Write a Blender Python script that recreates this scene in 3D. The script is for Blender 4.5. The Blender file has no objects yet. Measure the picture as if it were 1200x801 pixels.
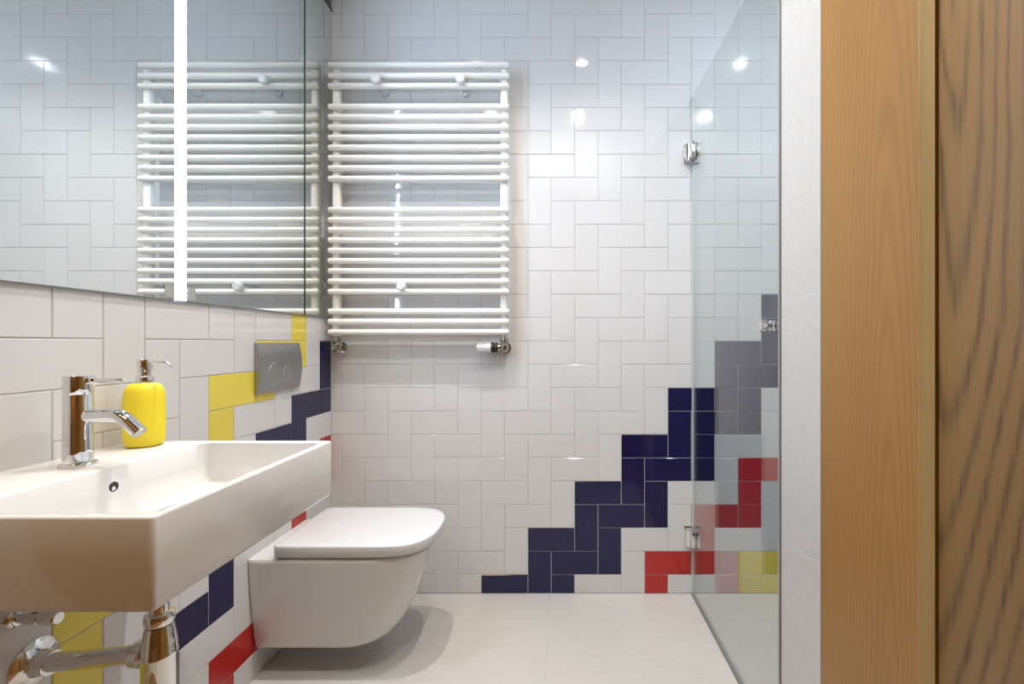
import bpy, bmesh, math, random
from mathutils import Vector, Matrix
random.seed(7)
PI = math.pi
sc = bpy.context.scene
COL = sc.collection

# ------------------------------------------------------------------ camera, world, exposure, lights
CAM_Z = 1.071
cam = bpy.data.cameras.new('camera')
cam.sensor_width = 36.0
cam.lens = 543.0 / 1200.0 * 36.0
cam.shift_x = -55.0 / 1200.0
cam.shift_y = 1.5 / 1200.0
cam.clip_start = 0.02
co = bpy.data.objects.new('camera', cam)
COL.objects.link(co)
co.location = (0, 0, CAM_Z)
co.rotation_euler = (PI / 2, 0, 0)
sc.camera = co

w = bpy.data.worlds.new('world')
w.use_nodes = True
w.node_tree.nodes['Background'].inputs[0].default_value = (0.02, 0.02, 0.02, 1)
sc.world = w
sc.view_settings.view_transform = 'Standard'
sc.view_settings.look = 'None'
sc.view_settings.gamma = 1.0
sc.view_settings.use_curve_mapping = False
sc.view_settings.exposure = 0.0
sc.cycles.use_denoising = True
sc.cycles.max_bounces = 14
sc.cycles.diffuse_bounces = 6
sc.cycles.glossy_bounces = 8
sc.cycles.transparent_max_bounces = 16
sc.cycles.sample_clamp_indirect = 6.0
sc.cycles.caustics_reflective = True
sc.cycles.caustics_refractive = False

LED_STRENGTH = 100.0
LED_COLOR = (0.50, 0.73, 1.0)
LAMP_W = 8.0
LAMP_COLOR = (1.0, 0.93, 0.865)
SHOWER_COLOR = (0.74, 0.87, 1.0)
HALL_FILL_COLOR = (1.0, 0.74, 0.40)  # warm fill light added behind the camera, out of view
HALL_FILL_W = 9.5
CEIL = 2.70
XL, YB, XG = -0.976, 1.985, 0.571          # left tile face, back tile face, glass / right wall plane
# downlight spots: x, y, power factor
LAMPS = [(-0.48, 1.285, 0.85), (0.13, 1.285, 0.80), (1.05, 1.285, 0.85),
         (-0.48, 0.66, 0.50), (0.13, 0.66, 1.15), (1.05, 0.66, 1.2)]

# ------------------------------------------------------------------ materials
def mat(name):
    m = bpy.data.materials.new(name)
    m.use_nodes = True
    nt = m.node_tree
    return m, nt, nt.nodes['Principled BSDF']

def N(nt, typ, **kw):
    n = nt.nodes.new(typ)
    for k, v in kw.items():
        setattr(n, k, v)
    return n

def lk(nt, a, b):
    nt.links.new(a, b)

def math_node(nt, op, a, b=None, clamp=False):
    n = N(nt, 'ShaderNodeMath', operation=op)
    n.use_clamp = clamp
    for i, v in enumerate((a, b)):
        if v is None:
            continue
        if isinstance(v, (int, float)):
            n.inputs[i].default_value = v
        else:
            lk(nt, v, n.inputs[i])
    return n.outputs[0]

def plain(name, col, rough=0.4, metal=0.0, noise=0.0, nscale=30, bump=0.0, ior=1.5, coat=0.0):
    m, nt, p = mat(name)
    p.inputs['Roughness'].default_value = rough
    p.inputs['Metallic'].default_value = metal
    p.inputs['IOR'].default_value = ior
    p.inputs['Coat Weight'].default_value = coat
    tc = N(nt, 'ShaderNodeTexCoord')
    nz = N(nt, 'ShaderNodeTexNoise')
    nz.inputs['Scale'].default_value = nscale
    nz.inputs['Detail'].default_value = 4
    lk(nt, tc.outputs['Object'], nz.inputs['Vector'])
    mx = N(nt, 'ShaderNodeMix', data_type='RGBA')
    lk(nt, nz.outputs['Fac'], mx.inputs[0])
    mx.inputs[6].default_value = tuple(c * (1 - noise) for c in col) + (1,)
    mx.inputs[7].default_value = tuple(min(1, c * (1 + noise)) for c in col) + (1,)
    lk(nt, mx.outputs[2], p.inputs['Base Color'])
    if bump > 0:
        b = N(nt, 'ShaderNodeBump')
        b.inputs['Strength'].default_value = bump
        b.inputs['Distance'].default_value = 0.002
        lk(nt, nz.outputs['Fac'], b.inputs['Height'])
        lk(nt, b.outputs[0], p.inputs['Normal'])
    return m

def glaze(name, col, rough=0.065, var=0.03):
    """glazed tile: slight tone change from tile to tile and a gently wavy surface"""
    m, nt, p = mat(name)
    p.inputs['Roughness'].default_value = rough
    p.inputs['IOR'].default_value = 1.5
    oi = N(nt, 'ShaderNodeObjectInfo')
    mr = N(nt, 'ShaderNodeMapRange')
    mr.inputs[3].default_value = 1 - var
    mr.inputs[4].default_value = 1 + var
    lk(nt, oi.outputs['Random'], mr.inputs[0])
    hs = N(nt, 'ShaderNodeHueSaturation')
    hs.inputs['Color'].default_value = (*col, 1)
    lk(nt, mr.outputs[0], hs.inputs['Value'])
    lk(nt, hs.outputs[0], p.inputs['Base Color'])
    ge = N(nt, 'ShaderNodeNewGeometry')
    nz = N(nt, 'ShaderNodeTexNoise')
    nz.inputs['Scale'].default_value = 14
    nz.inputs['Detail'].default_value = 1
    lk(nt, ge.outputs['Position'], nz.inputs['Vector'])
    b = N(nt, 'ShaderNodeBump')
    b.inputs['Strength'].default_value = 0.12
    b.inputs['Distance'].default_value = 0.004
    lk(nt, nz.outputs['Fac'], b.inputs['Height'])
    lk(nt, b.outputs[0], p.inputs['Normal'])
    return m

def porcelain(name, col, direction):
    """matt stone-look tile with fine straight streaks"""
    m, nt, p = mat(name)
    p.inputs['Roughness'].default_value = 0.33
    ge = N(nt, 'ShaderNodeNewGeometry')
    mp = N(nt, 'ShaderNodeMapping')
    mp.inputs['Scale'].default_value = direction
    lk(nt, ge.outputs['Position'], mp.inputs[0])
    nz = N(nt, 'ShaderNodeTexNoise')
    nz.inputs['Scale'].default_value = 6
    nz.inputs['Detail'].default_value = 6
    lk(nt, mp.outputs[0], nz.inputs['Vector'])
    mx = N(nt, 'ShaderNodeMix', data_type='RGBA')
    lk(nt, nz.outputs['Fac'], mx.inputs[0])
    mx.inputs[6].default_value = tuple(c * 0.9 for c in col) + (1,)
    mx.inputs[7].default_value = tuple(c * 1.08 for c in col) + (1,)
    lk(nt, mx.outputs[2], p.inputs['Base Color'])
    return m

def oak(name, axes, dark, light, freq, slope, off, fine, rough=0.45, wob=0.002, sharp=2.0, ringw=0.7, lean=0.0, lean_z=1.1, wave=1.6):
    """flat-sawn oak: year rings of a leaning trunk cut by the board, plus fine pores.
    axes = (across, depth, along) component indexes of the object coordinates"""
    m, nt, p = mat(name)
    p.inputs['Roughness'].default_value = rough
    tc = N(nt, 'ShaderNodeTexCoord')
    sp = N(nt, 'ShaderNodeSeparateXYZ')
    lk(nt, tc.outputs['Object'], sp.inputs[0])
    u, d, z = (sp.outputs[i] for i in axes)
    st = N(nt, 'ShaderNodeCombineXYZ')
    lk(nt, math_node(nt, 'MULTIPLY', u, 9.0), st.inputs[0])
    lk(nt, math_node(nt, 'MULTIPLY', d, 9.0), st.inputs[1])
    lk(nt, math_node(nt, 'MULTIPLY', z, wave), st.inputs[2])
    n1 = N(nt, 'ShaderNodeTexNoise')
    n1.inputs['Scale'].default_value = 1.0
    n1.inputs['Detail'].default_value = 3
    lk(nt, st.outputs[0], n1.inputs['Vector'])
    wobble = math_node(nt, 'MULTIPLY', math_node(nt, 'SUBTRACT', n1.outputs['Fac'], 0.5), wob * 8)
    uu = math_node(nt, 'ADD', math_node(nt, 'ADD', u, off[0]), wobble)
    if lean:
        uu = math_node(nt, 'ADD', uu, math_node(nt, 'MULTIPLY', math_node(nt, 'MINIMUM', math_node(nt, 'SUBTRACT', z, lean_z), 0.0), lean))
    ww = math_node(nt, 'ADD', math_node(nt, 'MULTIPLY', z, slope), off[1])
    ww = math_node(nt, 'ADD', ww, math_node(nt, 'MULTIPLY', wobble, 0.5))
    r = math_node(nt, 'SQRT', math_node(nt, 'ADD', math_node(nt, 'MULTIPLY', uu, uu), math_node(nt, 'MULTIPLY', ww, ww)))
    ring = math_node(nt, 'SINE', math_node(nt, 'MULTIPLY', r, freq * 2 * PI))
    ring = math_node(nt, 'POWER', math_node(nt, 'ADD', math_node(nt, 'MULTIPLY', ring, 0.5), 0.5), sharp)
    fp = N(nt, 'ShaderNodeCombineXYZ')
    lk(nt, math_node(nt, 'MULTIPLY', u, fine), fp.inputs[0])
    lk(nt, math_node(nt, 'MULTIPLY', d, fine), fp.inputs[1])
    lk(nt, math_node(nt, 'MULTIPLY', z, fine * 0.025), fp.inputs[2])
    n2 = N(nt, 'ShaderNodeTexNoise')
    n2.inputs['Scale'].default_value = 1.0
    n2.inputs['Detail'].default_value = 5
    n2.inputs['Roughness'].default_value = 0.65
    lk(nt, fp.outputs[0], n2.inputs['Vector'])
    pores = math_node(nt, 'MULTIPLY', math_node(nt, 'SUBTRACT', n2.outputs['Fac'], 0.42), 2.2, True)
    # pores gather in the dark early wood
    g = math_node(nt, 'ADD', math_node(nt, 'MULTIPLY', ring, math_node(nt, 'ADD', math_node(nt, 'MULTIPLY', pores, ringw), ringw * 0.45)),
                  math_node(nt, 'MULTIPLY', pores, 0.28), True)
    n3 = math_node(nt, 'MULTIPLY', math_node(nt, 'SUBTRACT', n1.outputs['Fac'], 0.5), 0.5)
    g = math_node(nt, 'ADD', g, n3, True)
    mx = N(nt, 'ShaderNodeMix', data_type='RGBA')
    lk(nt, g, mx.inputs[0])
    mx.inputs[6].default_value = (*light, 1)
    mx.inputs[7].default_value = (*dark, 1)
    lk(nt, mx.outputs[2], p.inputs['Base Color'])
    b = N(nt, 'ShaderNodeBump')
    b.inputs['Strength'].default_value = 0.25
    b.inputs['Distance'].default_value = 0.0006
    b.invert = True
    lk(nt, g, b.inputs['Height'])
    lk(nt, b.outputs[0], p.inputs['Normal'])
    return m

def glass_mat():
    m, nt, p = mat('shower glass')
    nt.nodes.remove(p)
    out = nt.nodes['Material Output']
    ge = N(nt, 'ShaderNodeNewGeometry')
    dt = N(nt, 'ShaderNodeVectorMath', operation='DOT_PRODUCT')
    lk(nt, ge.outputs['Normal'], dt.inputs[0])
    lk(nt, ge.outputs['Incoming'], dt.inputs[1])
    c = math_node(nt, 'ABSOLUTE', dt.outputs['Value'])
    s = math_node(nt, 'POWER', math_node(nt, 'SUBTRACT', 1.0, c, True), 5.0)
    f = math_node(nt, 'ADD', math_node(nt, 'MULTIPLY', s, 0.96), 0.04, True)
    tr = N(nt, 'ShaderNodeBsdfTransparent')
    tr.inputs[0].default_value = (0.915, 0.928, 0.920, 1)
    gl = N(nt, 'ShaderNodeBsdfGlossy')
    gl.inputs['Roughness'].default_value = 0.0
    gl.inputs['Color'].default_value = (1, 1, 1, 1)
    mx = N(nt, 'ShaderNodeMixShader')
    lk(nt, f, mx.inputs[0])
    lk(nt, tr.outputs[0], mx.inputs[1])
    lk(nt, gl.outputs[0], mx.inputs[2])
    lk(nt, mx.outputs[0], out.inputs['Surface'])
    return m

def emit(name, col, strength):
    m, nt, p = mat(name)
    p.inputs['Base Color'].default_value = (0.9, 0.9, 0.9, 1)
    p.inputs['Emission Color'].default_value = (*col, 1)
    p.inputs['Emission Strength'].default_value = strength
    return m

M = {}
M['white'] = glaze('white glaze', (0.64, 0.635, 0.635), var=0.012)
M['navy'] = glaze('navy glaze', (0.009, 0.009, 0.055), var=0.06)
M['red'] = glaze('red glaze', (0.43, 0.020, 0.016), var=0.04)
M['yellow'] = glaze('yellow glaze', (0.72, 0.59, 0.075), var=0.03)
M['grout'] = plain('grout', (0.53, 0.515, 0.50), 0.9, noise=0.06, nscale=60, bump=0.3)
M['plaster'] = plain('white paint', (0.62, 0.62, 0.61), 0.8, noise=0.02, nscale=20, bump=0.05)
M['floor_tile'] = porcelain('floor porcelain', (0.53, 0.505, 0.475), (1.0, 12.0, 1.0))
M['wall_porcelain'] = porcelain('wall porcelain', (0.52, 0.505, 0.485), (1.0, 10.0, 10.0))
M['ceramic'] = plain('sanitary ceramic', (0.72, 0.72, 0.708), 0.06, noise=0.0, coat=0.3)
M['lid_plastic'] = plain('white duroplast', (0.67, 0.67, 0.685), 0.18, noise=0.0)
M['chrome'] = plain('chrome', (0.80, 0.80, 0.80), 0.05, 1.0, noise=0.0)
M['nickel'] = plain('dull nickel', (0.42, 0.40, 0.35), 0.25, 1.0, noise=0.05)
M['satin'] = plain('satin chrome', (0.37, 0.37, 0.37), 0.32, 0.85, noise=0.02, nscale=300)
M['radiator'] = plain('radiator enamel', (0.85, 0.84, 0.80), 0.14, noise=0.0)
M['yellow_rubber'] = plain('yellow soft coating', (0.88, 0.69, 0.025), 0.55, noise=0.02, nscale=250, bump=0.08)
M['black'] = plain('black rubber', (0.015, 0.015, 0.015), 0.5)
M['dark_panel'] = plain('dark grey panel', (0.12, 0.115, 0.105), 0.5, noise=0.05)
M['mirror'] = plain('silvered glass', (0.77, 0.795, 0.785), 0.0, 1.0)
M['mirror_edge'] = plain('green glass edge', (0.02, 0.07, 0.05), 0.15)
M['gasket'] = plain('grey gasket', (0.20, 0.20, 0.19), 0.45)
M['strip_metal'] = plain('grey threshold strip', (0.36, 0.345, 0.31), 0.35, 0.3)
M['clear_seal'] = plain('clear plastic seal', (0.62, 0.66, 0.65), 0.2)
M['edge_grey'] = plain('grey edge seal', (0.30, 0.30, 0.29), 0.35)
M['clip'] = plain('grey etched glass', (0.36, 0.37, 0.34), 0.4)
M['led'] = emit('led diffuser', LED_COLOR, LED_STRENGTH)
M['lens'] = emit('lamp lens', (1.0, 0.97, 0.93), 40.0)
M['hall_shade'] = emit('hall lamp shade', HALL_FILL_COLOR, 1.0)
M['glass'] = glass_mat()
M['oak_jamb'] = oak('oak jamb veneer', (1, 0, 2), (0.140, 0.062, 0.012), (0.315, 0.158, 0.034), 115, 0.045, (-0.803, 0.006), 620, wob=0.005, ringw=0.38)
M['oak_lipping'] = oak('oak solid lipping', (1, 0, 2), (0.28, 0.18, 0.07), (0.50, 0.36, 0.16), 60, 0.01, (-0.5, 0.010), 420, wob=0.002, ringw=0.3)
M['oak_door'] = oak('oak door veneer', (1, 0, 2), (0.080, 0.042, 0.013), (0.235, 0.130, 0.043), 46, -0.10, (-0.690, 0.165), 300, wob=0.006, sharp=3.0, ringw=0.85, lean=0.145, wave=3.0)
M['oak_hall'] = oak('oak hall cladding', (0, 1, 2), (0.18, 0.08, 0.018), (0.37, 0.185, 0.042), 30, 0.06, (0.2, 0.06), 200)
M['oak_floor'] = oak('oak hall floor', (0, 2, 1), (0.18, 0.09, 0.035), (0.34, 0.18, 0.07), 30, 0.06, (0.2, 0.06), 200)

# ------------------------------------------------------------------ object helpers
def wloc(o):
    v = Vector((0, 0, 0))
    while o is not None:
        v = v + Vector(o.location)
        o = o.parent
    return v

def link(name, data, parent=None):
    o = bpy.data.objects.new(name, data)
    COL.objects.link(o)
    if parent is not None:
        o.parent = parent
    return o

def thing(name, label, cat, loc, group=None):
    o = link(name, None)
    o.location = loc
    o.empty_display_size = 0.05
    o['label'] = label
    o['category'] = cat
    if group:
        o['group'] = group
    return o

def finish(name, bm, m, parent=None, smooth=True, angle=35, origin=None, label=None, kind=None):
    """world-space bmesh -> one mesh object; its origin sits on its parent's origin (or the given one)"""
    base = wloc(parent) if parent is not None else Vector((0, 0, 0))
    org = Vector(origin) if origin is not None else base
    bmesh.ops.recalc_face_normals(bm, faces=bm.faces)
    bmesh.ops.translate(bm, verts=bm.verts, vec=-org)
    me = bpy.data.meshes.new(name)
    bm.to_mesh(me)
    bm.free()
    if smooth:
        for p in me.polygons:
            p.use_smooth = True
        me.set_sharp_from_angle(angle=math.radians(angle))
    me.materials.append(M[m])
    o = link(name, me, parent)
    o.location = org - base
    if label:
        o['label'] = label
    if kind:
        o['kind'] = kind
    return o

def bx(bm, x0, x1, y0, y1, z0, z1, bev=0.0, seg=2):
    r = bmesh.ops.create_cube(bm, size=1.0)
    vs = r['verts']
    for v in vs:
        v.co = Vector((x0 + (v.co.x + .5) * (x1 - x0), y0 + (v.co.y + .5) * (y1 - y0), z0 + (v.co.z + .5) * (z1 - z0)))
    if bev > 0:
        es = list({e for v in vs for e in v.link_edges})
        bmesh.ops.bevel(bm, geom=es, offset=bev, segments=seg, profile=0.5, affect='EDGES')
    return bm

def box(name, m, parent, x0, x1, y0, y1, z0, z1, bev=0.0, **kw):
    return finish(name, bx(bmesh.new(), x0, x1, y0, y1, z0, z1, bev), m, parent, smooth=bev > 0, **kw)

AX = {'z': (Vector((1, 0, 0)), Vector((0, 1, 0)), Vector((0, 0, 1))),
      'x': (Vector((0, 1, 0)), Vector((0, 0, 1)), Vector((1, 0, 0))),
      'y': (Vector((0, 0, 1)), Vector((1, 0, 0)), Vector((0, 1, 0)))}

def lathe(bm, c, axis, prof, n=32, sq=None):
    """prof: list of (radius, height along axis); sq: superellipse exponent of the footprint"""
    a, b, t = AX[axis]
    c = Vector(c)
    rings = []
    for r, h in prof:
        if r < 1e-6:
            rings.append([bm.verts.new(c + t * h)])
            continue
        ring = []
        for i in range(n):
            q = 2 * PI * i / n
            cx, sx = math.cos(q), math.sin(q)
            if sq:
                k = (abs(cx) ** sq + abs(sx) ** sq) ** (-1.0 / sq)
                cx, sx = cx * k, sx * k
            ring.append(bm.verts.new(c + a * (r * cx) + b * (r * sx) + t * h))
        rings.append(ring)
    for A, B in zip(rings, rings[1:]):
        if len(A) == 1 and len(B) == 1:
            continue
        for i in range(n):
            j = (i + 1) % n
            if len(A) == 1:
                bm.faces.new((A[0], B[i], B[j]))
            elif len(B) == 1:
                bm.faces.new((A[i], A[j], B[0]))
            else:
                bm.faces.new((A[i], A[j], B[j], B[i]))
    for R in (rings[0], rings[-1]):
        if len(R) > 1:
            bm.faces.new(R)
    return bm

def cyl(r, h0, h1, ch=0.0):
    if ch <= 0:
        return [(r, h0), (r, h1)]
    return [(r - ch, h0), (r, h0 + ch), (r, h1 - ch), (r - ch, h1)]

def tube(bm, pts, radii, n=16, cap=True):
    pts = [Vector(p) for p in pts]
    if isinstance(radii, (int, float)):
        radii = [radii] * len(pts)
    rings = []
    up = None
    for i, p in enumerate(pts):
        t = (pts[min(i + 1, len(pts) - 1)] - pts[max(i - 1, 0)]).normalized()
        if up is None:
            up = t.orthogonal().normalized()
        else:
            up = (up - t * up.dot(t)).normalized()
        s = t.cross(up)
        rings.append([bm.verts.new(p + (up * math.cos(2 * PI * k / n) + s * math.sin(2 * PI * k / n)) * radii[i]) for k in range(n)])
    for A, B in zip(rings, rings[1:]):
        for i in range(n):
            j = (i + 1) % n
            bm.faces.new((A[i], A[j], B[j], B[i]))
    if cap:
        bm.faces.new(rings[0])
        bm.faces.new(rings[-1])
    return bm

def arc_path(p0, p1, p2, r, n=8):
    """polyline p0-p1-p2 with a rounded corner at p1"""
    p0, p1, p2 = Vector(p0), Vector(p1), Vector(p2)
    a = p1 + (p0 - p1).normalized() * r
    b = p1 + (p2 - p1).normalized() * r
    out = [p0]
    for i in range(n + 1):
        t = i / n
        out.append(a * (1 - t) ** 2 + p1 * 2 * t * (1 - t) + b * t * t)
    out.append(p2)
    return out

def rrect(x0, x1, y0, y1, r, n=6):
    pts = []
    for cx, cy, q in ((x1 - r, y1 - r, 0), (x0 + r, y1 - r, 1), (x0 + r, y0 + r, 2), (x1 - r, y0 + r, 3)):
        for i in range(n + 1):
            a = (q + i / n) * PI / 2
            pts.append((cx + r * math.cos(a), cy + r * math.sin(a)))
    return pts

def loft(bm, rings, cap0=True, cap1=True):
    R = [[bm.verts.new(Vector(p)) for p in ring] for ring in rings]
    n = len(R[0])
    for A, B in zip(R, R[1:]):
        for i in range(n):
            j = (i + 1) % n
            bm.faces.new((A[i], A[j], B[j], B[i]))
    if cap0:
        bm.faces.new(R[0])
    if cap1:
        bm.faces.new(R[-1])
    return bm

def structure(o):
    o['kind'] = 'structure'
    return o

# ------------------------------------------------------------------ setting: shell
TH = 0.0016                                   # how far tiles stand proud of the grout
floor = structure(box('floor', 'grout', None, XL - 0.1, 1.52, 0.40, YB + 0.1, -0.12, -TH))
wall_left = structure(box('wall_left', 'grout', None, XL - TH - 0.12, XL - TH, 0.30, YB + 0.1, -TH, CEIL))
wall_back = structure(box('wall_back', 'grout', None, XL - TH, 1.42 + TH, YB + TH, YB + 0.12, -TH, CEIL))
wall_right = structure(box('wall_right', 'plaster', None, XG + 0.0003, XG + 0.11, 1.012, 1.19, 0.0, CEIL))
wall_shower = structure(box('wall_shower', 'grout', None, 1.42 + TH, 1.52, 0.30, YB + TH, -TH, CEIL))
wall_shower_front = structure(box('wall_front', 'plaster', None, 0.682, 1.42, 0.42, 0.52, 0.0, CEIL))
ceiling = structure(box('ceiling', 'plaster', None, XL - 0.12, 1.52, -1.3, YB + 0.12, CEIL, CEIL + 0.1))
hall_floor = structure(box('floor_hall', 'oak_floor', None, XL - 0.12, 1.52, -1.3, 0.395, -0.12, -0.001))
hall_rear = structure(box('wall_rear', 'oak_hall', None, XL - 0.12, 1.52, -1.3, -1.2, 0.0, CEIL))
hall_left = structure(box('wall_hall_left', 'oak_hall', None, XL - 0.12, XL - 0.002, -1.2, 0.299, 0.0, CEIL))
light_blocker = structure(box('wall_front_header', 'plaster', None, XL, 0.66, 0.42, 0.52, 2.22, CEIL))  # unseen block added above the doorway to keep the hall light's glint off the tiles
hall_right = structure(box('wall_hall_right', 'oak_hall', None, 0.66, 0.76, -1.2, 0.41, 0.0, CEIL))

# ------------------------------------------------------------------ tiles
TILE_MESH = {}
def tile_mesh(wu, wv, u, v, nrm, m, gap=0.0012, ch=0.0011):
    if m == 'wall_porcelain':
        gap, ch = 0.0008, 0.0003
    key = (round(wu, 4), round(wv, 4), tuple(u), tuple(v), m)
    if key in TILE_MESH:
        return TILE_MESH[key]
    u, v, nrm = Vector(u), Vector(v), Vector(nrm)
    a, b = wu / 2 - gap, wv / 2 - gap
    vs, fs = [], []
    for (da, db, dn) in ((a, b, -TH), (a, b, -0.0008), (a - ch, b - ch, 0.0)):
        for sa, sb in ((-1, -1), (1, -1), (1, 1), (-1, 1)):
            vs.append(u * (sa * da) + v * (sb * db) + nrm * dn)
    for k in (0, 4):
        for i in range(4):
            j = (i + 1) % 4
            fs.append((k + i, k + j, k + 4 + j, k + 4 + i))
    fs.append((8, 9, 10, 11))
    if u.cross(v).dot(nrm) < 0:
        fs = [f[::-1] for f in fs]
    me = bpy.data.meshes.new('tile')
    me.from_pydata([tuple(p) for p in vs], [], fs)
    me.materials.append(M[m])
    TILE_MESH[key] = me
    return me

TILE_LABEL = {'navy': 'navy blue glazed wall tile', 'red': 'red glazed wall tile', 'yellow': 'yellow glazed wall tile'}
def lay_tile(parent, u0, u1, v0, v1, place, u, v, nrm, m, tilt=0.0022):
    o = bpy.data.objects.new('tile', tile_mesh(u1 - u0, v1 - v0, u, v, nrm, m))
    COL.objects.link(o)
    o.parent = parent
    o.location = Vector(place((u0 + u1) / 2, (v0 + v1) / 2)) - wloc(parent)
    ax = (Vector(u) * random.uniform(-1, 1) + Vector(v) * random.uniform(-1, 1))
    if ax.length > 0 and tilt:
        o.rotation_euler = Matrix.Rotation(random.uniform(-tilt, tilt), 4, ax.normalized()).to_euler()
    if m in TILE_LABEL:
        o['label'] = TILE_LABEL[m]
    return o

ROW0 = 0.0805                                  # top of the cut bottom row
def vr(r):
    return ROW0 + 0.1 * (r - 1), ROW0 + 0.1 * r

# back wall: column c starts at x = -0.3327 + 0.1 c
NAVY_B = {('V', 3, -1), ('H', 0, 0), ('V', 2, 0), ('H', 2, 2), ('H', 3, 1), ('V', 4, 2), ('V', 5, 1), ('H', 4, 4), ('H', 5, 3),
          ('V', 6, 4), ('V', 7, 3), ('H', 6, 6), ('H', 7, 5), ('V', 8, 6), ('V', 9, 5), ('H', 8, 8), ('H', 9, 7), ('V', 10, 8),
          ('V', 11, 7), ('H', 10, 10), ('H', 11, 9), ('V', 12, 10), ('V', 13, 9), ('H', 12, 12), ('H', 13, 11), ('V', 14, 12)}
RED_B = {('V', 7, -1), ('H', 7, 1), ('V', 9, 1), ('H', 9, 3), ('V', 11, 3), ('H', 11, 5), ('V', 13, 5), ('H', 13, 7)}
YEL_B = {('V', 11, -1), ('H', 11, 1), ('H', 12, 0), ('V', 13, 1), ('H', 13, 3), ('V', 14, 0)}
def colour(key, navy, red, yel):
    return 'navy' if key in navy else 'red' if key in red else 'yellow' if key in yel else 'white'

def grid(cols, rows, kfun, umin, umax, vmin, vmax, ucol, sink):
    for r in rows:
        for c in cols:
            k = kfun(c, r)
            if k == 0:
                u0, u1, v0, v1, key = ucol(c), ucol(c + 2), *vr(r), ('H', c, r)
            elif k == 'Vb':
                u0, u1, v0, v1, key = ucol(c), ucol(c + 1), vr(r)[0], vr(r + 1)[1], ('V', c, r)
            else:
                continue
            u0, u1, v0, v1 = max(u0, umin), min(u1, umax), max(v0, vmin), min(v1, vmax)
            if u1 - u0 < 0.012 or v1 - v0 < 0.012:
                continue
            sink(u0, u1, v0, v1, key)

kb = lambda c, r: {0: 0, 2: 'Vb'}.get((c + r) % 4)
loose = []
def sink_back(u0, u1, v0, v1, key):
    if u0 > 1.06:
        loose.append((u0, u1, v0, v1))
        return
    lay_tile(wall_back, u0, u1, v0, v1, lambda a, b: (a, YB, b), (1, 0, 0), (0, 0, 1), (0, -1, 0), colour(key, NAVY_B, RED_B, YEL_B))
grid(range(-9, 19), range(-1, 28), kb, XL, 1.42, 0.0, CEIL, lambda c: -0.3327 + 0.1 * c, sink_back)

def joined_tiles(parent, rects, place, nrm_axis):
    bm = bmesh.new()
    for u0, u1, v0, v1 in rects:
        p, q = place(u0 + 0.0011, v0 + 0.0011), place(u1 - 0.0011, v1 - 0.0011)
        lo = [min(a, b) for a, b in zip(p, q)]
        hi = [max(a, b) for a, b in zip(p, q)]
        hi[nrm_axis] = lo[nrm_axis] + TH
        bx(bm, lo[0], hi[0], lo[1], hi[1], lo[2], hi[2])
    return finish('tile_field', bm, 'white', parent, smooth=False, kind='stuff')
joined_tiles(wall_back, loose, lambda a, b: (a, YB, b), 1)

# left wall: column d counts from the corner towards the camera, boundary at y = YB - 0.0925 - 0.1 d
NAVY_L = {('V', 0, 9), ('H', 0, 8), ('V', 2, 7), ('H', 3, 7), ('V', 4, 5), ('H', 5, 5), ('V', 6, 3), ('H', 7, 3), ('V', 8, 1)}
RED_L = {('V', 0, 5), ('H', 1, 5), ('V', 2, 3), ('H', 3, 3), ('V', 4, 1), ('H', 5, 1), ('V', 6, -1)}
YEL_L = {('V', 2, 11), ('H', 2, 10), ('V', 4, 9), ('H', 5, 9), ('V', 6, 7), ('H', 7, 7), ('V', 8, 5), ('H', 9, 5), ('V', 10, 3),
         ('H', 11, 3), ('V', 12, 1), ('H', 13, 1)}
kl = lambda d, r: {0: 0, 3: 'Vb'}.get((d - r) % 4)
ul = lambda d: 0.0 if d == 0 else 0.0925 + 0.1 * (d - 1)
def ulc(d):
    return 0.0925 + 0.1 * (d - 1)
def sink_left(u0, u1, v0, v1, key):
    lay_tile(wall_left, u0, u1, v0, v1, lambda a, b: (XL, YB - a, b), (0, -1, 0), (0, 0, 1), (1, 0, 0), colour(key, NAVY_L, RED_L, YEL_L))
MIR_Z0, MIR_Z1 = 1.1815, 2.49
grid(range(-1, 17), range(-1, 12), kl, 0.001, YB - 0.302, 0.0, MIR_Z0 - 0.001, ulc, sink_left)

# shower side wall (only ever seen from the side)
rects = []
grid(range(0, 17), range(-1, 28), kb, 0.003, YB - 0.31, 0.0, CEIL, lambda c: 0.1 * c, lambda a, b, c, d, k: rects.append((a, b, c, d)))
joined_tiles(wall_shower, rects, lambda a, b: (1.42, YB - a, b), 0)

# floor tiles, 60 cm, and the right-hand return wall
xs = [XL, -0.655, -0.042, XG - 0.006]
ys = [0.402, 0.785, 1.385, YB]
fl = lambda a, b: (a, b, 0.0)
for i in range(3):
    for j in range(3):
        lay_tile(floor, xs[i], xs[i + 1], ys[j], ys[j + 1], fl, (1, 0, 0), (0, 1, 0), (0, 0, 1), 'floor_tile', tilt=0)
for j in range(3):
    lay_tile(floor, XG + 0.010, 1.17, max(ys[j], 0.53), ys[j + 1], fl, (1, 0, 0), (0, 1, 0), (0, 0, 1), 'floor_tile', tilt=0)
    lay_tile(floor, 1.17, 1.42, max(ys[j], 0.53), ys[j + 1], fl, (1, 0, 0), (0, 1, 0), (0, 0, 1), 'floor_tile', tilt=0)
box('threshold_strip', 'strip_metal', floor, XG - 0.006, XG + 0.010, 1.19, YB, -TH, 0.001)
zs = [0.0, 0.581, 1.181, 1.781, 2.381, CEIL]
for k in range(5):
    lay_tile(wall_right, 1.012, 1.19, zs[k], zs[k + 1], lambda a, b: (XG, a, b), (0, 1, 0), (0, 0, 1), (-1, 0, 0), 'wall_porcelain', tilt=0)

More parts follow.
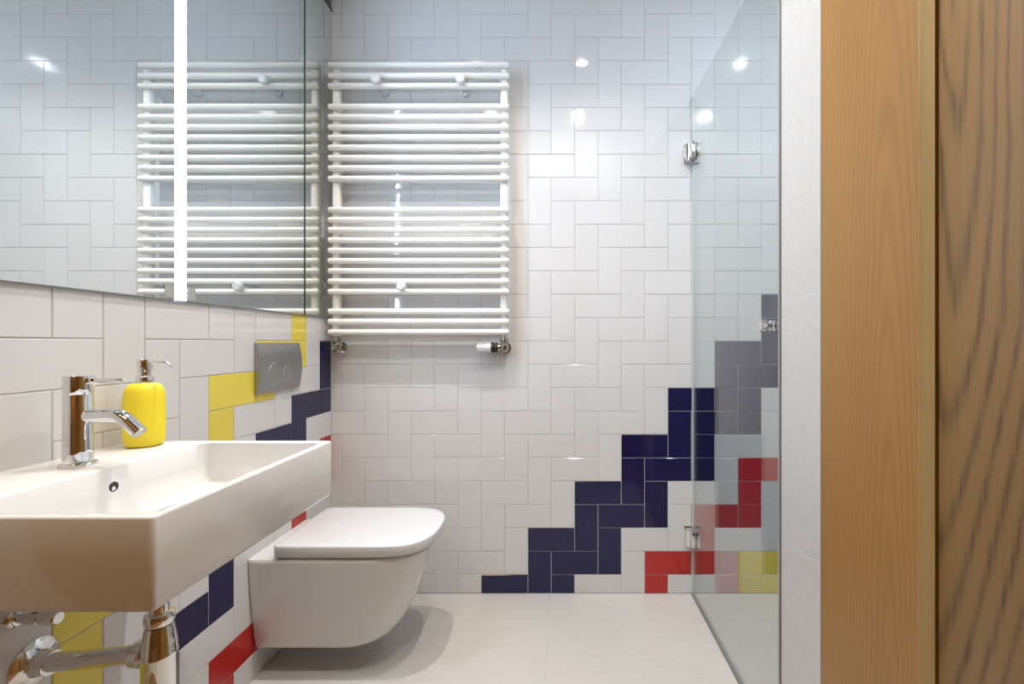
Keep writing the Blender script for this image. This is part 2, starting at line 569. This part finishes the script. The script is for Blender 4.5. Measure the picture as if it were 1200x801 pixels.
# oak jamb, door leaf
bm = bmesh.new()
jp = [(XG, 1.009), (XG, 0.738), (XG + 0.015, 0.723), (XG + 0.085, 0.723), (XG + 0.085, 1.009)]
loft(bm, [[(x, y, z) for x, y in jp] for z in (0.0, CEIL)])
jamb = structure(finish('trim_1', bm, 'oak_jamb', None, smooth=False))
bm = bmesh.new()
loft(bm, [[(x, y, z) for x, y in ((XG + .0004, 0.7366), (XG + 0.0150, 0.7220), (XG + 0.0158, 0.7228), (XG + .0004, 0.7384))] for z in (0.0, CEIL)])
finish('edge_lipping', bm, 'oak_lipping', jamb, smooth=False, label='paler chamfered oak edge lipping')
box('door_seal', 'black', jamb, XG + 0.029, XG + 0.039, 0.7190, 0.7230, 0.0, 2.3)  # black strip added in the gap, stands in for its shadow
door = structure(box('door_1', 'oak_door', None, 0.589, 0.629, 0.44, 0.7190, 0.008, 2.30, bev=0.001))
trim = structure(box('trim_2', 'dark_panel', None, XL - TH, XL + 0.001, 0.30, YB, MIR_Z1 + 0.004, CEIL))

# ------------------------------------------------------------------ mirrors
XM = XL + 0.006
SEAM = 1.768
LED0, LED1 = 1.171, 1.206
mir = thing('wall_mirror', 'large frameless wall mirror with a bright vertical light strip above the washbasin', 'mirror', (XL - TH, 1.05, MIR_Z0))
bm = bmesh.new()
bx(bm, XL - TH, XM, 0.32, LED0, MIR_Z0, MIR_Z1)
finish('mirror_panel', bm, 'mirror', mir, smooth=False)
bm = bmesh.new()
bx(bm, XL - TH, XM, LED1, SEAM - 0.006, MIR_Z0, MIR_Z1)
finish('mirror_panel', bm, 'mirror', mir, smooth=False)
bm = bmesh.new()
bx(bm, XL - TH, XM - 0.0005, LED0, LED1, MIR_Z0, MIR_Z1)
finish('light_strip', bm, 'led', mir, smooth=False)
bm = bmesh.new()
bx(bm, XL - TH, XM + 0.0005, SEAM - 0.006, SEAM + 0.006, MIR_Z0, MIR_Z1)
finish('glass_edge', bm, 'mirror_edge', mir, smooth=False)
box('edge_strip', 'gasket', mir, XL, XM + 0.001, 0.32, SEAM - 0.006, MIR_Z0 - 0.003, MIR_Z0)
for y0, y1 in ((1.140, 1.168), (1.212, 1.236)):
    box('etched_patch', 'clip', mir, XM, XM + 0.0008, y0, y1, MIR_Z0 + 0.004, MIR_Z0 + 0.036)
mir2 = thing('wall_mirror', 'narrow frameless mirror strip in the corner beside the white towel radiator', 'mirror', (XL - TH, 1.876, MIR_Z0))
bm = bmesh.new()
bx(bm, XL - TH, XM, SEAM + 0.006, YB - 0.002, MIR_Z0, MIR_Z1)
finish('mirror_panel', bm, 'mirror', mir2, smooth=False)
box('edge_strip', 'gasket', mir2, XL, XM + 0.001, SEAM + 0.006, YB - 0.002, MIR_Z0 - 0.003, MIR_Z0)
box('edge_strip', 'black', mir2, XL - TH, XM + 0.002, SEAM + 0.006, YB - 0.002, MIR_Z1, MIR_Z1 + 0.004)
box('edge_strip', 'black', mir, XL - TH, XM + 0.002, 0.32, SEAM - 0.006, MIR_Z1, MIR_Z1 + 0.004)

# ------------------------------------------------------------------ downlights (the lamps mirrored in the tiles)
for i, (x, y, f) in enumerate(LAMPS):
    where = 'over the shower' if x > 0.6 else 'over the toilet side' if x < -0.2 else 'over the middle of the floor'
    row = 'nearer the tiled back wall' if y > 1 else 'nearer the doorway'
    t = thing('ceiling_downlight', 'small white recessed ceiling downlight ' + where + ' ' + row, 'lamp', (x, y, CEIL), 'recessed ceiling downlights')
    bm = lathe(bmesh.new(), (x, y, CEIL), 'z', [(0.030, 0.0), (0.045, 0.0), (0.045, -0.004), (0.040, -0.007), (0.031, -0.004), (0.030, 0.0)], 32)
    finish('rim', bm, 'plaster', t)
    finish('lens', lathe(bmesh.new(), (x, y, CEIL), 'z', [(0.0, 0.0), (0.030, 0.0), (0.030, -0.002), (0.0, -0.002)], 32), 'lens', t)
    ld = bpy.data.lights.new('bulb', 'AREA')
    ld.shape = 'DISK'
    ld.size = 0.045
    ld.energy = LAMP_W * f
    ld.color = SHOWER_COLOR if x > 0.6 else LAMP_COLOR
    ld.spread = math.radians(175 if x > 0.6 else 108 if y > 1 else 150)
    lo = link('bulb', ld, t)
    lo.location = (0, 0, -0.008)
t = thing('hall_lamp', 'small round flush ceiling lamp in the oak hallway behind the doorway', 'lamp', (-0.75, -0.6, CEIL))  # added fill light, unseen, warms the faces turned to the hallway
finish('shade', lathe(bmesh.new(), (-0.75, -0.6, CEIL), 'z', [(0.0, 0), (0.2, 0), (0.2, -0.03), (0.18, -0.04), (0, -0.04)], 32), 'hall_shade', t)
ld = bpy.data.lights.new('bulb', 'AREA')
ld.shape = 'DISK'
ld.size = 0.36
ld.energy = HALL_FILL_W
ld.color = HALL_FILL_COLOR
lo = link('bulb', ld, t)
lo.location = (0, 0, -0.045)

# ------------------------------------------------------------------ towel radiator
def at(px, py, Y):
    return Vector(((px - 655) * Y / 543, Y, CAM_Z - (py - 402) * Y / 543))
YR = 1.912
rad = thing('towel_radiator', 'white tubular towel radiator on the white tiled back wall beside the mirror', 'radiator', (-0.58, YB, 1.10))
tubes = [76.5, 89.0, 100.9, 125.2, 137.3, 149.2, 161.2, 173.0, 185.0, 197.0, 209.4, 245.8, 257.6, 269.4, 281.4, 293.4, 305.5, 317.4, 329.5,
         341.6, 364.7, 376.7, 388.9]
TX0, TX1 = -0.953, -0.205
for py in tubes:
    z = at(0, py, YR).z
    R = 0.0124
    e = 0.008
    bm = lathe(bmesh.new(), (0, YR, z), 'x', [(0.0, TX0), (R * .55, TX0 + .001), (R * .88, TX0 + .004), (R, TX0 + e), (R, TX1 - e), (R * .88, TX1 - .004), (R * .55, TX1 - .001), (0.0, TX1)], 16)
    finish('tube', bm, 'radiator', rad, angle=60)
zt, zb = at(0, 73, YR).z, at(0, 394, YR).z
for x in (-0.926, -0.228):
    ring = lambda z, g=0.0: [(a, b, z) for a, b in rrect(x - 0.016 + g, x + 0.016 - g, 1.918 + g, 1.953 - g, 0.011 - g * .5, 5)]
    bm = loft(bmesh.new(), [ring(zb, .003), ring(zb + .004), ring(zt - .004), ring(zt, .003)])
    finish('upright', bm, 'radiator', rad, angle=50)
    for z in (zt - 0.13, zb + 0.22):
        finish('wall_bracket', lathe(bmesh.new(), (x, 1.95, z), 'y', [(0.010, 0), (0.010, YB - 1.95 - .006), (0.018, YB - 1.95 - .006), (0.018, YB - 1.95)], 20), 'radiator', rad)
for px, py in ((441, 94), (540, 94), (471, 335.5)):
    p = at(px, py, 1.885)
    bm = lathe(bmesh.new(), (p.x, 1.865, p.z), 'y', [(0.0, 0), (0.014, 0.001), (0.019, 0.006), (0.019, 0.018), (0.010, 0.024), (0.009, 0.055), (0.009, YB - 1.865 - .02), (0.017, YB - 1.865 - .015), (0.017, YB - 1.865)], 24)
    finish('mounting_knob', bm, 'lid_plastic', rad)
# left connection: nut, elbow and tail into the wall
def connection(x):
    v = finish('valve', lathe(bmesh.new(), (x, 1.935, zb), 'z', [(0.010, 0.004), (0.010, -0.006), (0.015, -0.008), (0.0165, -0.012), (0.0165, -0.024), (0.014, -0.028), (0.012, -0.034)], 12), 'nickel', rad)
    zc = zb - 0.046
    finish('valve_body', lathe(bmesh.new(), (x, 1.935, zc), 'z', [(0.0, -0.02), (0.012, -0.019), (0.0175, -0.012), (0.0175, 0.010), (0.012, 0.016), (0, 0.016)], 24), 'nickel', v)
    finish('wall_pipe', lathe(bmesh.new(), (x, 1.94, zc), 'y', [(0.010, 0), (0.010, 0.034), (0.024, 0.035), (0.024, 0.045)], 24), 'chrome', v)
    return v, zc
v1, zc = connection(-0.926)
finish('lock_cap', lathe(bmesh.new(), (-0.926, 1.935, zc), 'y', [(0, -0.034), (0.011, -0.033), (0.0125, -0.029), (0.0125, -0.012)], 6), 'nickel', v1)
v2, zc = connection(-0.228)
finish('valve_neck', lathe(bmesh.new(), (-0.228, 1.935, zc), 'x', [(0.014, -0.012), (0.016, -0.016), (0.016, -0.026), (0.013, -0.030)], 20), 'nickel', v2)
finish('collar', lathe(bmesh.new(), (-0.228, 1.935, zc), 'x', [(0.016, -0.028), (0.0215, -0.029), (0.0215, -0.036), (0.018, -0.038), (0.018, -0.042), (0.0215, -0.044), (0.0215, -0.052), (0.016, -0.053)], 24), 'black', v2)
finish('thermostat_head', lathe(bmesh.new(), (-0.228, 1.935, zc), 'x', [(0.019, -0.053), (0.0225, -0.055), (0.0225, -0.074), (0.0215, -0.080), (0.0205, -0.104), (0.018, -0.112), (0.0, -0.112)], 24), 'lid_plastic', v2)
bm = bmesh.new()
for k in range(12):
    a = 2 * PI * k / 12
    c, s = 0.0212 * math.cos(a), 0.0212 * math.sin(a)
    bx(bm, -0.228 - 0.104, -0.228 - 0.078, 1.935 + c - .0018, 1.935 + c + .0018, zc + s - .0018, zc + s + .0018, .0006, 1)
finish('grip_ribs', bm, 'lid_plastic', v2, kind='stuff')

# ------------------------------------------------------------------ flush plate
fp = thing('flush_plate', 'satin chrome dual flush plate on the tiled wall over the toilet', 'flush plate', (XL, 1.604, 0.99))
FY0, FY1, FZ0, FZ1 = 1.482, 1.726, 0.908, 1.073
def plate_x(z):
    t = (z - FZ0) / (FZ1 - FZ0)
    return XL + 0.008 + 0.013 * math.sin(PI * min(1, max(0, t * 0.92 + 0.04))) ** 0.9
bm = bmesh.new()
rings = []
NZ = 18
for i in range(NZ + 1):
    z = FZ0 + (FZ1 - FZ0) * i / NZ
    rings.append([(XL, FY0, z), (plate_x(z) - .001, FY0, z), (plate_x(z), FY0 + .001, z), (plate_x(z), FY1 - .001, z), (plate_x(z) - .001, FY1, z), (XL, FY1, z)])
loft(bm, rings)
finish('plate', bm, 'satin', fp, angle=30)
for yc, r in ((1.561, 0.0375), (1.637, 0.0275)):
    zc_ = 0.968
    b = bmesh.new()
    n = 36
    R = []
    for rr, dx in ((r, -0.001), (r, 0.0016), (r - .003, 0.0022), (r - .005, 0.0008)):
        R.append([(plate_x(zc_ + rr * math.sin(2 * PI * k / n)) + dx, yc + rr * math.cos(2 * PI * k / n), zc_ + rr * math.sin(2 * PI * k / n)) for k in range(n)])
    loft(b, R, True, True)
    bt = finish('button', b, 'satin', fp, angle=25)
    b = bmesh.new()
    R = []
    for rr, dx in ((r + .0022, -0.001), (r + .0022, 0.0012), (r + .0006, 0.0016), (r + .0006, -0.001)):
        R.append([(plate_x(zc_ + rr * math.sin(2 * PI * k / n)) + dx, yc + rr * math.cos(2 * PI * k / n), zc_ + rr * math.sin(2 * PI * k / n)) for k in range(n)])
    loft(b, R, False, False)
    finish('button_ring', b, 'chrome', bt, angle=25, label='polished ring around the button')

# ------------------------------------------------------------------ wash basin
BX1, BY0, BY1, BZ0, BZ1 = -0.526, 0.600, 1.076, 0.719, 0.846
basin = thing('wash_basin', 'white rectangular ceramic washbasin hung on the left tiled wall', 'sink', (-0.75, 0.84, BZ0))
def RR(x0, x1, y0, y1, r, z):
    return [(a, b, z) for a, b in rrect(x0, x1, y0, y1, r, 6)]
IX0, IX1, IY0, IY1 = -0.818, BX1 - 0.017, BY0 + 0.018, BY1 - 0.016
rings = [RR(-0.86, -0.60, 0.72, 0.97, 0.03, BZ0 + 0.004),
         RR(XL + .02, BX1 - .03, BY0 + .03, BY1 - .03, 0.02, BZ0 + 0.002),
         RR(XL + .001, BX1 - .007, BY0 + .007, BY1 - .007, 0.006, BZ0 + 0.0005),
         RR(XL, BX1 - .002, BY0 + .002, BY1 - .002, 0.006, BZ0 + 0.003),
         RR(XL, BX1, BY0, BY1, 0.007, BZ0 + 0.008),
         RR(XL, BX1, BY0, BY1, 0.007, BZ1 - 0.004),
         RR(XL, BX1 - .001, BY0 + .001, BY1 - .001, 0.007, BZ1 - 0.0012),
         RR(XL, BX1 - .004, BY0 + .004, BY1 - .004, 0.006, BZ1),
         RR(IX0 - .003, IX1 + .004, IY0 - .004, IY1 + .004, 0.022, BZ1),
         RR(IX0, IX1, IY0, IY1, 0.022, BZ1 - 0.003),
         RR(IX0 + .002, IX1 - .002, IY0 + .002, IY1 - .002, 0.024, BZ1 - 0.05),
         RR(IX0 + .006, IX1 - .006, IY0 + .006, IY1 - .006, 0.03, BZ1 - 0.085),
         RR(IX0 + .02, IX1 - .02, IY0 + .02, IY1 - .02, 0.035, BZ1 - 0.098),
         RR(IX0 + .05, IX1 - .05, IY0 + .05, IY1 - .05, 0.04, BZ1 - 0.101),
         RR(-0.712, -0.668, 0.822, 0.866, 0.02, BZ1 - 0.106)]
bowl = finish('bowl', loft(bmesh.new(), rings), 'ceramic', basin, angle=50)
finish('overflow_hole', lathe(bmesh.new(), (IX0 + 0.0008, 0.85, 0.808), 'x', [(0.0, -0.0006), (0.0085, -0.0006), (0.0095, 0.0004), (0.0085, 0.0014), (0.0065, 0.0009), (0.0, 0.0006)], 28), 'black', basin, label='dark overflow hole')
finish('drain_plug', lathe(bmesh.new(), (-0.69, 0.844, BZ1 - 0.106), 'z', [(0.0, 0.008), (0.018, 0.007), (0.0205, 0.004), (0.0205, -0.001), (0.0, -0.001)], 28), 'chrome', basin, label='chrome drain plug')
box('maker_mark', 'gasket', basin, BX1 - 0.0125, BX1 - 0.0095, 0.622, 0.646, BZ1 - 0.0003, BZ1 + 0.0002, label='small grey maker mark on the rim')

# ------------------------------------------------------------------ basin tap
FX, FY = -0.890, 0.858
tap = thing('basin_tap', 'chrome single lever basin tap standing on the white washbasin', 'tap', (FX, FY, BZ1))
finish('base_ring', lathe(bmesh.new(), (FX, FY, BZ1), 'z', [(0.0255, 0.0), (0.0265, 0.002), (0.0265, 0.004), (0.023, 0.006), (0.0, 0.006)], 40), 'chrome', tap)
finish('tap_body', lathe(bmesh.new(), (FX, FY, BZ1), 'z', [(0.0212, 0.006), (0.0212, 0.128), (0.0202, 0.1295), (0.0202, 0.131), (0.0, 0.131)], 40), 'chrome', tap)
finish('cap', lathe(bmesh.new(), (FX, FY, BZ1), 'z', [(0.0202, 0.131), (0.0212, 0.1325), (0.0212, 0.163), (0.0202, 0.165), (0.0, 0.165)], 40), 'chrome', tap)
zl = BZ1 + 0.156
lev = finish('lever', lathe(bmesh.new(), (FX, FY, zl), 'x', [(0.0062, 0.016), (0.0075, 0.018), (0.0075, 0.030), (0.006, 0.032), (0.0045, 0.033), (0.0038, 0.070), (0.0038, 0.083), (0.0028, 0.085), (0, 0.085)], 20), 'chrome', tap)
zs_ = BZ1 + 0.091
path = arc_path((FX + 0.015, FY, zs_), (FX + 0.080, FY, zs_ + 0.001), (FX + 0.113, FY, zs_ - 0.031), 0.017, 10)
sp = finish('spout', tube(bmesh.new(), path, 0.0122, 24), 'chrome', tap, angle=40)
d = (Vector(path[-1]) - Vector(path[-2])).normalized()
finish('aerator', tube(bmesh.new(), [Vector(path[-1]) - d * .004, Vector(path[-1]) + d * .0015, Vector(path[-1]) + d * .002], [0.0119, 0.0119, 0.009], 24), 'nickel', sp)

# ------------------------------------------------------------------ soap dispenser
SX, SY = -0.9105, 1.018
soap = thing('soap_dispenser', 'yellow soap dispenser with chrome pump beside the tap on the washbasin', 'soap dispenser', (SX, SY, BZ1))
prof = [(0.0, 0.001), (0.024, 0.0), (0.0285, 0.0015), (0.0325, 0.005), (0.0345, 0.012), (0.0353, 0.03), (0.0358, 0.06), (0.0356, 0.09), (0.0350, 0.108),
        (0.0332, 0.122), (0.0298, 0.1305), (0.025, 0.1355), (0.018, 0.1375), (0.0, 0.138)]
finish('bottle', lathe(bmesh.new(), (SX, SY, BZ1), 'z', prof, 48, 2.15), 'yellow_rubber', soap, angle=60)
zp = BZ1 + 0.137
pump = finish('pump', lathe(bmesh.new(), (SX, SY, zp), 'z', [(0.0150, 0.0), (0.0158, 0.002), (0.0158, 0.013), (0.0142, 0.016), (0.0122, 0.0175), (0.0116, 0.022), (0.0134, 0.028),
       (0.0138, 0.034), (0.0138, 0.050), (0.0125, 0.0525), (0, 0.0525)], 32), 'chrome', soap)
finish('nozzle', tube(bmesh.new(), arc_path((SX + 0.010, SY, zp + 0.046), (SX + 0.045, SY, zp + 0.046), (SX + 0.060, SY, zp + 0.038), 0.012, 6), 0.0032, 14), 'chrome', pump)

# ------------------------------------------------------------------ bottle trap and angle valve under the basin
TX, TY = -0.733, 0.850
trap = thing('bottle_trap', 'chrome bottle trap with a pipe to the wall below the washbasin', 'drain trap', (TX, TY, 0.36))
finish('tailpiece', lathe(bmesh.new(), (TX, TY, 0), 'z', [(0.0148, 0.56), (0.0148, BZ0 + .003)], 32), 'chrome', trap)
finish('nut', lathe(bmesh.new(), (TX, TY, 0), 'z', [(0.0165, 0.578), (0.0220, 0.577), (0.0230, 0.574), (0.0230, 0.562), (0.021, 0.558), (0.0175, 0.556)], 36), 'chrome', trap)
finish('trap_body', lathe(bmesh.new(), (TX, TY, 0), 'z', [(0.0, 0.36), (0.023, 0.362), (0.027, 0.37), (0.0272, 0.41), (0.0272, 0.500), (0.0282, 0.502), (0.0282, 0.506), (0.0272, 0.508), (0.0262, 0.525), (0.0222, 0.551), (0.021, 0.556), (0.0, 0.556)], 36), 'chrome', trap)
zw = 0.503
pipe = finish('waste_pipe', tube(bmesh.new(), [(TX - 0.020, TY, zw), (-0.86, TY + .006, zw - 0.014), (-0.955, TY + 0.010, zw - 0.024)], 0.0165, 24), 'chrome', trap)
finish('union_nut', lathe(bmesh.new(), (TX, TY + .001, zw - .002), 'x', [(0.018, -0.024), (0.0225, -0.026), (0.0225, -0.042), (0.0195, -0.046), (0.017, -0.047)], 32), 'chrome', pipe)
finish('wall_flange', lathe(bmesh.new(), (XL, TY + 0.012, zw - 0.026), 'x', [(0.043, 0.0), (0.043, 0.002), (0.036, 0.008), (0.024, 0.012), (0.021, 0.020), (0.021, 0.034), (0.0175, 0.036)], 40), 'chrome', pipe)

AY, AZ = 0.832, 0.578
av = thing('angle_valve', 'small chrome angle valve on the wall tucked beneath the washbasin', 'valve', (XL, AY, AZ))
finish('wall_flange', lathe(bmesh.new(), (XL, AY, AZ), 'x', [(0.0175, 0.0), (0.0175, 0.002), (0.014, 0.006), (0.010, 0.007)], 32), 'chrome', av)
vb = finish('valve_body', lathe(bmesh.new(), (XL, AY, AZ), 'x', [(0.0085, 0.004), (0.0085, 0.022), (0.0115, 0.024), (0.0115, 0.046), (0.009, 0.048), (0.0, 0.048)], 24), 'chrome', av)
finish('handle', lathe(bmesh.new(), (XL, AY, AZ), 'x', [(0.009, 0.048), (0.0125, 0.050), (0.0125, 0.074), (0.010, 0.078), (0.0, 0.078)], 10), 'chrome', av)
finish('hose', tube(bmesh.new(), arc_path((XL + 0.035, AY, AZ + 0.010), (XL + 0.035, AY + .003, AZ + 0.07), (FX, FY, BZ0 + 0.002), 0.04, 8), 0.0055, 12), 'nickel', av)

# ------------------------------------------------------------------ toilet
TC = 1.621
toil = thing('wall_hung_toilet', 'white wall-hung toilet with closed lid floating over the pale floor', 'toilet', (XL, TC, 0.09))
def dshape(x0, tip, hw, front, z, e=2.7, nb=4, ns=5, na=28, rb=0.006):
    """D-shaped outline: straight back and sides, superelliptic front of the given length"""
    pts = []
    xs0 = tip - front
    for i in range(nb):
        pts.append((x0, TC + (hw - rb) * (1 - 2 * i / (nb - 1)), z))
    for i in range(ns):
        pts.append((x0 + rb + (xs0 - x0 - rb) * i / ns, TC - hw, z))
    for i in range(na + 1):
        a = -PI / 2 + PI * i / na
        c, s = math.cos(a), math.sin(a)
        cx = math.copysign(abs(c) ** (2 / e), c)
        sx = math.copysign(abs(s) ** (2 / e), s)
        pts.append((xs0 + front * cx, TC + hw * sx, z))
    for i in range(ns):
        pts.append((x0 + rb + (xs0 - x0 - rb) * (1 - (i + 1) / ns if i < ns - 1 else 0.0), TC + hw, z))
    return pts
prof = [(0.0885, -0.64, 0.100, .10), (0.0890, -0.612, 0.122, .12), (0.093, -0.585, 0.132, .13), (0.102, -0.565, 0.1375, .14), (0.115, -0.548, 0.140, .145), (0.13, -0.536, 0.1435, .15), (0.15, -0.523, 0.147, .155), (0.17, -0.512, 0.150, .16), (0.21, -0.496, 0.1555, .17),
        (0.25, -0.480, 0.160, .175), (0.29, -0.463, 0.164, .18), (0.33, -0.447, 0.1675, .18), (0.36, -0.437, 0.170, .18), (0.380, -0.430, 0.1715, .18), (0.388, -0.428, 0.1712, .18),
        (0.392, -0.432, 0.168, .18)]
rings = [dshape(XL, tip, hw, fr, z) for z, tip, hw, fr in prof]
finish('bowl', loft(bmesh.new(), rings), 'ceramic', toil, angle=50)
seat = [dshape(-0.890, -0.440, 0.160, .20, 0.3915, 2.6), dshape(-0.890, -0.434, 0.163, .20, 0.3935, 2.6), dshape(-0.890, -0.434, 0.163, .20, 0.4005, 2.6), dshape(-0.888, -0.440, 0.160, .20, 0.402, 2.6)]
finish('seat', loft(bmesh.new(), seat), 'lid_plastic', toil, angle=50)
lz = 0.4015
lid = [dshape(-0.893, -0.418, 0.1715, .17, lz, 2.8, rb=.012), dshape(-0.896, -0.4135, 0.1745, .17, lz + .0015, 2.8, rb=.012), dshape(-0.897, -0.412, 0.1755, .17, lz + .004, 2.8, rb=.012),
       dshape(-0.897, -0.411, 0.176, .17, lz + .031, 2.8, rb=.012), dshape(-0.896, -0.412, 0.1752, .17, lz + .0345, 2.8, rb=.012), dshape(-0.893, -0.415, 0.1725, .17, lz + .0362, 2.8, rb=.012),
       dshape(-0.87, -0.44, 0.15, .16, lz + .037, 2.8, rb=.012)]
finish('lid', loft(bmesh.new(), lid), 'lid_plastic', toil, angle=50)
for y in (TC - 0.075, TC + 0.075):
    finish('hinge', lathe(bmesh.new(), (-0.895, y, 0.391), 'z', [(0.013, 0.0), (0.013, 0.008), (0.011, 0.012), (0.0, 0.012)], 20), 'chrome', toil)

# ------------------------------------------------------------------ shower door
sd = thing('shower_door', 'clear frameless glass shower door with chrome hinges on the tiled back wall', 'shower door', (XG, 1.97, 0.006))
finish('glass_pane', bx(bmesh.new(), XG - 0.003, XG + 0.005, 1.199, 1.972, 0.008, 2.12), 'glass', sd, smooth=False)
finish('edge_seal', bx(bmesh.new(), XG - 0.004, XG + 0.006, 1.1925, 1.199, 0.008, 2.12), 'edge_grey', sd, smooth=False)
finish('bottom_seal', bx(bmesh.new(), XG - 0.004, XG + 0.006, 1.199, 1.972, 0.0015, 0.008), 'gasket', sd, smooth=False)
finish('wall_seal', bx(bmesh.new(), XG - 0.002, XG + 0.004, 1.972, YB, 0.008, 2.12), 'clear_seal', sd, smooth=False)
for z in (1.880, 0.252):
    h = finish('hinge', bx(bmesh.new(), XG - 0.018, XG - 0.0032, 1.925, 1.968, z - 0.033, z + 0.033, 0.003), 'chrome', sd)
    finish('clamp_plate', bx(bmesh.new(), XG + 0.0052, XG + 0.016, 1.925, 1.968, z - 0.033, z + 0.033, 0.003), 'chrome', h)
    finish('wall_plate', bx(bmesh.new(), XG - 0.036, XG + 0.028, 1.9765, YB, z - 0.040, z + 0.040, 0.002), 'chrome', h)
    finish('barrel', lathe(bmesh.new(), (XG - 0.022, 1.960, z), 'z', cyl(0.0125, -0.040, 0.034, 0.002), 24), 'chrome', h)
kz, ky = 1.118, 1.242
kn = finish('knob', lathe(bmesh.new(), (XG, ky, kz), 'x', [(0.0, -0.034), (0.014, -0.033), (0.016, -0.031), (0.016, -0.018), (0.010, -0.015), (0.010, -0.007), (0.014, -0.005), (0.014, -0.0032)], 28), 'chrome', sd)
finish('knob_inside', lathe(bmesh.new(), (XG, ky, kz), 'x', [(0.014, 0.0052), (0.014, 0.007), (0.010, 0.009), (0.010, 0.016), (0.016, 0.019), (0.016, 0.032), (0.014, 0.034), (0.0, 0.035)], 28), 'chrome', kn)
